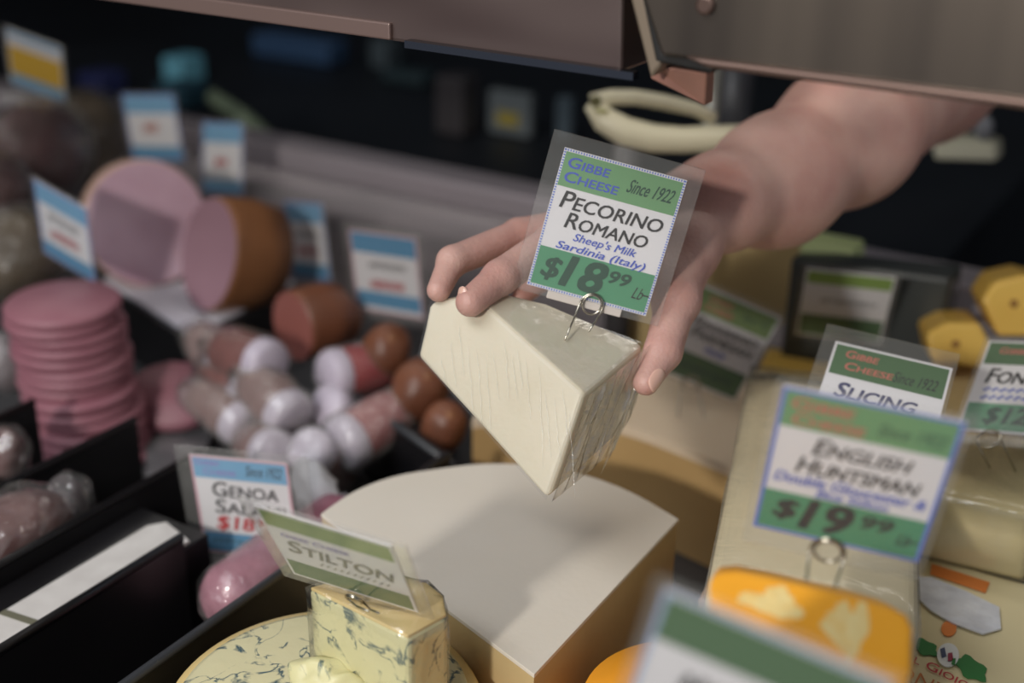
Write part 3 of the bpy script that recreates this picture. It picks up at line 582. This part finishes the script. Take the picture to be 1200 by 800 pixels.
wrapped(20,300,.43,(.050,.045,.042),'dark olive film wrapped meat left of the tilted price card',OLM,(1,.3,0),7)
wrapped(40,185,.40,(.085,.060,.045),'maroon film wrapped meat under the yellow price card',MAR,(1,.3,0),8)
wrapped(105,165,.42,(.060,.060,.045),'olive brown film wrapped meat behind the large pink ham',OLM,(1,.5,0),9)
wrapped(-15,235,.41,(.05,.05,.04),'brown film wrapped meat at the far left edge',MAR,(1,.5,0),10)
tag(link('grey_card', prism([at(0,108,1.6),at(30,112,1.6),at(30,122,1.6),at(0,120,1.6)], (0,.01,0)), mat('grey_card', (150,146,148), .5)), 'small pale grey card left of the yellow price card', 'card')
# ------------------------------------------------------------------ things behind the case
tag(link('back_counter', box(-3.2, -.30, 1.30, 2.75, 0, .95), mat('dark_counter', (24,28,34), .5, noise=(16,18,22), scale=4), bevel=.005), 'dark counter behind the deli case', 'counter')
def backbox(nm, lab, cat, px0, py0, px1, py1, d_, m, depth=.06, sticker=None):
    d = .5/-ray((px0+px1)/2, py1)[2]; pa = at((px0+px1)/2,py1,d); hgt = at((px0+px1)/2,py0,d)[2]-.95; w = (px1-px0)/F*d
    t = thing(nm, lab, cat, (pa[0],pa[1],.95)); x, y = pa[0], pa[1]
    link('body', prism([(x-w/2,y,.951+hgt),(x+w/2,y,.951+hgt),(x+w/2,y+depth,.951+hgt),(x-w/2,y+depth,.951+hgt)], (0,0,-hgt)), m, t, bevel=.006, seg=3)
    if sticker: link('sticker', box(x-w*.25, x+w*.25, y-.002, y, .951+hgt*.25, .951+hgt*.55), sticker, t)
    return t
backbox('blue_box','long blue box on the dark back counter, upper left','box',280,44,398,72,2.1,mat('blue_box',(58,84,116),.5))
t = backbox('blue_cup','pale blue cup against the dark behind the narrow price card','cup',186,66,218,98,2.0,mat('teal_cup',(100,160,178),.5))
backbox('teal_bag','dark teal bag below the pale blue cup','bag',176,98,222,128,2.05,mat('teal_bag',(34,66,80),.6))
backbox('blue_pouch','navy pouch right of the yellow price card','pouch',85,85,125,115,2.1,mat('navy_pouch',(32,38,80),.6))
tag(link('green_handle', tube([at(248,112,1.7),at(285,142,1.68),at(305,165,1.66),at(330,205,1.62),at(345,225,1.6)], [.010,.016,.020,.018,.014], 14), mat('sage_plastic', (110,124,104), .5), smooth=True), 'sage green handle lying behind the ham price cards', 'handle')
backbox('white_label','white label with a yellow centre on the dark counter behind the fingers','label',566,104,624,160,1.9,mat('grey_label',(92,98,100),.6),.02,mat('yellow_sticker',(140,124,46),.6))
backbox('teal_label','narrow grey teal label right of the white label','label',648,110,668,166,1.9,mat('teal_label',(66,78,86),.6),.02)
backbox('brown_jar','dim brown jar left of the white label','jar',505,85,545,160,1.95,mat('brown_jar',(50,46,48),.6),.05)
backbox('grey_bottle','dim grey bottle below the canopy','bottle',430,46,456,82,2.0,mat('grey_bottle',(74,84,88),.6),.05)
backbox('dark_green_tin','dark green tin under the dim grey bottle','tin',440,84,500,100,2.0,mat('green_tin',(38,54,58),.6),.05)
# cream bracket handle
t = thing('slicer_handle', 'cream plastic loop handle with dark screw above the Pecorino card', 'handle', at(760,140,1.0))
d = 1.0
outer = [(684,113),(690,110),(705,114),(725,112),(770,116),(810,122),(836,134)]
link('upper_arm', tube([at(x,y,d) for x,y in ((694,121),(715,114),(745,114),(780,120),(815,128),(838,140))], [.0075,.0062,.006,.006,.0055,.005], 14), CRM, t, smooth=True)
link('lower_arm', tube([at(x,y,d) for x,y in ((694,120),(708,140),(732,154),(765,162),(800,164),(845,162),(900,160))], [.0075,.0105,.0115,.0112,.0105,.0105,.0105], 14), CRM, t, smooth=True)
link('screw', lathe(at(698,119,d-.009), R @ np.array([0,0,1.]), [(.0045,-.002),(.0045,.001)], 16), mat('dark_olive_screw', (80,76,40), .5), t)
link('pad', blob(at(705,130,d-.009), (.006,.004,.002), None, 2), mat('olive_pad', (150,146,96), .5), t, smooth=True)
tag(link('steel_post', tube([at(838,80,1.05),at(838,80,1.05)*np.array([1,1,0])+np.array([0,0,.92])], .0065, 16), mat('pale_post', (150,150,144), .3, .4), smooth=True), 'pale upright post beside the painted copper reflection on the canopy', 'post')
tag(link('dark_post', tube([at(866,60,1.22),at(866,60,1.22)*np.array([1,1,0])+np.array([0,0,1.05])], .017, 16), mat('grey_post', (62,62,66), .4), smooth=True), 'dark grey upright post left of the forearm', 'post')
tag(link('cream_block', prism([at(1092,162,1.25),at(1166,166,1.25),at(1168,190,1.25),at(1094,188,1.25)], (0,.03,0)), CRM, bevel=.004), 'cream plastic block right of the forearm', 'block')
tag(link('clear_scoop', blob(at(1152,150,1.25), (.010,.006,.014), None, 2), mat('grey_scoop', (130,130,134), .3), smooth=True), 'grey plastic knob on the cream block', 'knob')
tag(link('grey_stand', tube([at(735,165,1.1),at(735,165,1.1)*np.array([1,1,0])+np.array([0,0,.95])], .012, 12), mat('grey_stand', (78,76,78), .4), smooth=True), 'dim grey stand under the cream loop handle', 'stand')
# ------------------------------------------------------------------ the held cheese
A = at(503,358,.712); B1 = at(572,352,.700); P2 = at(684,462,.662); Q2 = at(641,586,.668)
nrm = np.cross(A-P2, Q2-P2); nrm /= np.linalg.norm(nrm)
def onpl(px, py): r = ray(px, py); return CAM+r*((P2-CAM).dot(nrm)/r.dot(nrm))
Q1 = onpl(490,417); A = onpl(505,352); B1 = onpl(560,350)
P3 = at(754,403,.712); n2 = np.cross(P3-P2, B1-P2)
def ontop(px, py): r = ray(px, py); return CAM+r*((P2-CAM).dot(n2)/r.dot(n2))
P4 = ontop(640,352); P5 = ontop(585,342)
Q3 = at(735,500,.722)
t = thing('held_cheese', 'film wrapped ivory cheese wedge held up in the hand with the Pecorino card in it', 'cheese', tuple(Q2))
vs = [A, B1, P2, Q2, Q1, P3, Q3, P5+(A-B1)*.6, at(530,430,.762), P4, P5]
#      0  1   2   3   4   5   6   7     8
fs = [[0,1,2,3,4],[2,5,6,3],[1,10,9,5,2],[0,1,10,7],[4,3,6,8],[0,4,8,7],[5,9,10,7,8,6]]
cm = mesh(vs, fs)
bm = bmesh.new(); bm.from_mesh(cm); bmesh.ops.bevel(bm, geom=bm.edges, offset=.0036, segments=4, affect='EDGES', profile=.6); bm.to_mesh(cm); bm.free()
refine(cm, 3, 1); bump_mesh(cm, .012, .0005)
link('paste', cm, CH_W, t, smooth=True)
# film: tight sheets with drawn streaks over the front and top, loose crumpled sheet at the right end
ctr = np.mean(vs, axis=0)
def sheet(corners, nu, nv, size, amp, seed, push, mid=None):
    """bilinear sheet over four corners with wrinkles along v"""
    c = [np.array(p) for p in corners]; n = np.cross(c[1]-c[0], c[3]-c[0]); n /= np.linalg.norm(n)
    if n.dot(np.mean(c, axis=0)-ctr) < 0: n = -n
    V = []; Fc = []
    for i in range(nu+1):
        for j in range(nv+1):
            u = i/nu; v = j/nv; tp_ = c[0]*(1-u)+c[1]*u
            if mid is not None: tp_ = c[0]+(mid-c[0])*(u/.38) if u < .38 else mid+(c[1]-mid)*((u-.38)/.62)
            p = tp_*(1-v)+c[2]*u*v+c[3]*(1-u)*v
            k = mnoise.noise(Vector((u*size, v*1.3, seed)))+.5*mnoise.noise(Vector((u*size*2.3+v*2, v*2.5, seed+4)))
            V.append(p+n*(push+amp*k*min(1, 6*min(u, 1-u, v, 1-v)+.15)))
    for i in range(nu):
        for j in range(nv): a = i*(nv+1)+j; Fc.append([a, a+1, a+nv+2, a+nv+1])
    return mesh(V, Fc)
FILM = film('cling_film', .03, .30, .10, .5, 60, (1,1,1)); FILMS = film('drawn_cling_film', .02, .25, .2, .25, 40)
link('plastic_wrap', sheet([A,P2,Q2,Q1], 70, 12, 30, .00035, 1, .0009, B1), FILMS, t, smooth=True)
link('plastic_wrap', sheet([B1,P2,P3,P5], 40, 24, 9, .0009, 3, .0010), FILM, t, smooth=True)
FILMC = film('loose_cling_film', .26, 1.1, .18, .8, 90, tint=(244,234,212))
link('loose_wrap', sheet([P2,at(757,401,.705),at(716,524,.712),Q2], 44, 26, 9, .0034, 7, .0030), FILMC, t, smooth=True)
link('loose_wrap', sheet([P3,at(757,401,.705),at(742,470,.722),at(700,556,.712)], 20, 26, 8, .0030, 11, .002), FILMC, t, smooth=True)
# fine drawn folds of film standing proud on the front face
folds = []
rr_ = random.Random(8)
for k in range(16):
    x = 520+k*10+rr_.uniform(-3,3); y0 = 372+max(0,(x-575))*.90+rr_.uniform(4,50); y1 = min(y0+rr_.uniform(40,120), 430+(x-490)*1.08-8)
    if y1 < y0+15: continue
    pts = [onpl(x+rr_.uniform(-1,1)+s*6, y0+(y1-y0)*s)-nrm*(.0012 if nrm.dot(ctr-P2) > 0 else -.0012) for s in np.linspace(0,1,7)]
    folds.append(tube(pts, [.00003,.00009,.00011,.00010,.00011,.00009,.00003], 5))
link('film_fold', join(folds), film('film_fold', .30, .3, .15, .1, 20, tint=(250,248,240)), t, smooth=True)['kind'] = 'stuff'
# ------------------------------------------------------------------ person: hand and arm grown as one surface
def cap_sdf(P, a, b, ra, rb):
    ab = b-a; L2 = ab.dot(ab); tt = np.clip(((P-a)@ab)/L2, 0, 1); return np.linalg.norm(P-a-tt[:,None]*ab, axis=1)-(ra+(rb-ra)*tt)
def smin(a, b, k):
    hh = np.clip(.5+.5*(b-a)/k, 0, 1); return b*(1-hh)+a*hh-k*hh*(1-hh)
def ell(P, c, r, Mx=np.eye(3)):
    q = (P-c)@Mx; k0 = np.linalg.norm(q/r, axis=1); k1 = np.linalg.norm(q/np.array(r)**2, axis=1)+1e-9; return k0*(k0-1)/k1
def J(x, y, d, r): return (at(x, y, d), r)
fing = {
 'index': [J(733,268,.778,.0130),J(650,282,.742,.0112),J(586,325,.706,.0100),J(551,354,.690,.0080)],
 'middle': [J(715,258,.785,.0125),J(608,276,.758,.0104),J(530,306,.722,.0087),J(514,340,.708,.0066)],
 'ring': [J(705,268,.800,.0120),J(630,296,.785,.0095),J(590,318,.776,.0085),J(578,340,.766,.0070)],
 'little': [J(712,292,.812,.0105),J(655,318,.800,.0082),J(622,334,.790,.0074),J(610,350,.784,.0062)],
 'thumb': [J(808,292,.765,.0165),J(793,352,.732,.0125),J(777,412,.712,.0106),J(757,448,.700,.0072)],
}
wrist = at(846,236,.800)
palm = [(wrist,.0275,fing['index'][0][0],.0135),(wrist,.0265,fing['middle'][0][0],.0130),(wrist,.0250,fing['ring'][0][0],.0125),(wrist,.0220,fing['little'][0][0],.0115),
        (wrist,.0225,fing['thumb'][0][0],.0155),(fing['thumb'][0][0],.0155,fing['index'][0][0],.011),(fing['thumb'][1][0],.0115,fing['index'][0][0],.009)]
f1 = at(909,213,.845); f2 = at(992,158,.905); elb = at(1088,86,1.02)
sho = np.array([-.10,1.52,1.47])
arm = [(wrist,.0285,f1,.0375),(f1,.0375,f2,.0440),(f2,.0440,elb,.0490),(elb,.0480,sho,.0560)]
tors = np.array([.10,1.62,1.20])
def body(P):
    pl = None
    for a, ra, b, rb in palm:
        s = cap_sdf(P, a, b, ra, rb); pl = s if pl is None else smin(pl, s, .009)
    # knuckle rise
    ff = None
    for k, ch in fing.items():
        s = None
        for (a, ra), (b, rb) in zip(ch, ch[1:]):
            q = cap_sdf(P, a, b, ra*(.94 if s is not None else 1), rb); s = q if s is None else smin(s, q, .0035)
        ff = s if ff is None else smin(ff, s, .0016)
    o = smin(pl, ff, .009)
    ar_ = None
    for a, ra, b, rb in arm:
        s = cap_sdf(P, a, b, ra, rb); ar_ = s if ar_ is None else smin(ar_, s, .03)
    o = smin(o, ar_, .014)
    return o
def grow(fn, segs, step, pad):
    """surface nets over the blocks near the skeleton, then projected onto the surface"""
    lo = np.min([np.minimum(a,b)-max(ra,rb)-pad for a,ra,b,rb in segs], axis=0); hi = np.max([np.maximum(a,b)+max(ra,rb)+pad for a,ra,b,rb in segs], axis=0)
    n = np.ceil((hi-lo)/step).astype(int)+2; B = 12; nb = (n+B-1)//B; dims = nb*B+1
    val = np.full(dims, 1., np.float32)
    bi = np.stack(np.meshgrid(*[np.arange(k) for k in nb], indexing='ij'), -1).reshape(-1,3)
    cen = lo+(bi+.5)*B*step; near = np.abs(fn(cen)) < B*step*1.05
    g = np.stack(np.meshgrid(*[np.arange(B+1)]*3, indexing='ij'), -1).reshape(-1,3)
    inside = fn(cen) < 0
    for b in bi[~near & inside]:
        val[b[0]*B:b[0]*B+B+1, b[1]*B:b[1]*B+B+1, b[2]*B:b[2]*B+B+1] = -1
    for b in bi[near]:
        idx = b*B+g; val[idx[:,0], idx[:,1], idx[:,2]] = fn(lo+idx*step)
    s = val < 0
    c8 = [s[i:dims[0]-1+i, j:dims[1]-1+j, k:dims[2]-1+k] for i in (0,1) for j in (0,1) for k in (0,1)]
    tot = sum(x.astype(np.int8) for x in c8); cell = (tot > 0) & (tot < 8)
    ids = -np.ones(cell.shape, np.int64); loc = np.argwhere(cell); ids[tuple(loc.T)] = np.arange(len(loc)); V = lo+(loc+.5)*step
    faces = []
    for ax_ in range(3):
        o1, o2 = [k for k in range(3) if k != ax_]
        sl0 = [slice(1,-1)]*3; sl0[ax_] = slice(0,-1); sl1 = list(sl0); sl1[ax_] = slice(1,None)
        s0 = s[tuple(sl0)]; s1 = s[tuple(sl1)]; e = np.argwhere(s0 != s1)
        if not len(e): continue
        fl = s0[tuple(e.T)]
        p = e.copy(); p[:,o1] += 1; p[:,o2] += 1
        def at_(d1, d2): q = p.copy(); q[:,o1] += d1; q[:,o2] += d2; return ids[tuple(q.T)]
        qd = np.stack([at_(-1,-1), at_(0,-1), at_(0,0), at_(-1,0)], 1)
        if ax_ == 1: fl = ~fl
        qd[~fl] = qd[~fl][:, ::-1]; faces.append(qd)
    Fc = np.concatenate(faces); Fc = Fc[(Fc >= 0).all(1)]
    for _ in range(4):
        d0 = fn(V); e_ = 2e-4; G = np.stack([fn(V+np.eye(3)[k]*e_)-d0 for k in range(3)], 1)/e_
        V = V-G*(np.clip(d0, -step, step)/np.maximum((G**2).sum(1), .25))[:,None]
    me = bpy.data.meshes.new('m'); me.from_pydata(V.tolist(), [], Fc.tolist()); return me
segs = palm+arm+[(a,ra,b,rb) for ch in fing.values() for (a,ra),(b,rb) in zip(ch, ch[1:])]
SKIN = mat('skin', (208,170,158), .5, noise=(186,138,128), scale=26, amt=.5, bump=.28, bscale=420, sss=.14, sssr=(.012,.004,.002))
per = thing('person', 'person behind the case reaching in with one bare forearm, wearing a black top', 'person', (.0,1.6,0))
skin = link('body', grow(body, segs, .0019, .008), SKIN, per, smooth=True)
NAIL = mat('fingernail', (226,180,162), .25, sss=.1, coat=.3)
def nail(c, nvec, along, a, b, nm='fingernail'):
    n_ = np.array(nvec, float); n_ /= np.linalg.norm(n_); u = np.array(along, float); u -= n_*u.dot(n_); u /= np.linalg.norm(u); v = np.cross(n_, u)
    bm = bmesh.new(); bmesh.ops.create_icosphere(bm, subdivisions=3, radius=1)
    for q in bm.verts:
        x, y, z = q.co; x = math.copysign(abs(x)**.8, x); y = math.copysign(abs(y)**.8, y)
        q.co = Vector(np.array(c)+u*(x*a)+v*(y*b)+n_*(z*.0010-.0022*y*y*(b/.006)))
    me = bpy.data.meshes.new('m'); bm.to_mesh(me); bm.free(); return link(nm, me, NAIL, skin, smooth=True)
ti, tr_ = fing['index'][3]; di = fing['index'][2][0]
nn = np.array([-.80,.16,.60]); nail(ti+R @ (nn/np.linalg.norm(nn)*.0079)+(di-ti)/np.linalg.norm(di-ti)*.0022, R @ nn, ti-di, .0062, .0046)
ti, tr_ = fing['thumb'][3]; di = fing['thumb'][2][0]
nail(ti+R @ np.array([.0052,-.0002,.0052])+(di-ti)*.08, R @ np.array([.72,-.12,.70]), ti-di, .0072, .0052)
# black top: torso, upper arm sleeve, neck opening
def shirt(P):
    s = ell(P, np.array([.06,1.64,1.18]), np.array([.20,.125,.34])); s = smin(s, ell(P, np.array([.06,1.64,1.44]), np.array([.225,.10,.10])), .06)
    s = smin(s, cap_sdf(P, sho, elb+(sho-elb)*.30, .068, .062), .05); s = smin(s, cap_sdf(P, np.array([.24,1.60,1.47]), np.array([.34,1.55,1.20]), .065, .055), .05)
    return s
link('black_top', grow(shirt, [(np.array([.06,1.64,.86]),.26,np.array([.06,1.64,1.5]),.26),(sho,.08,elb,.08),(np.array([.34,1.55,1.15]),.09,np.array([.34,1.55,1.4]),.09)], .012, .03), mat('black_cloth', (12,12,13), .8, bump=.3), per, smooth=True)
link('apron', prism([(-.16,1.50,.98),(.28,1.50,.98),(.24,1.50,.30),(-.12,1.50,.30)], (0,.02,0)), mat('black_apron', (13,13,15), .8), per, bevel=.004)
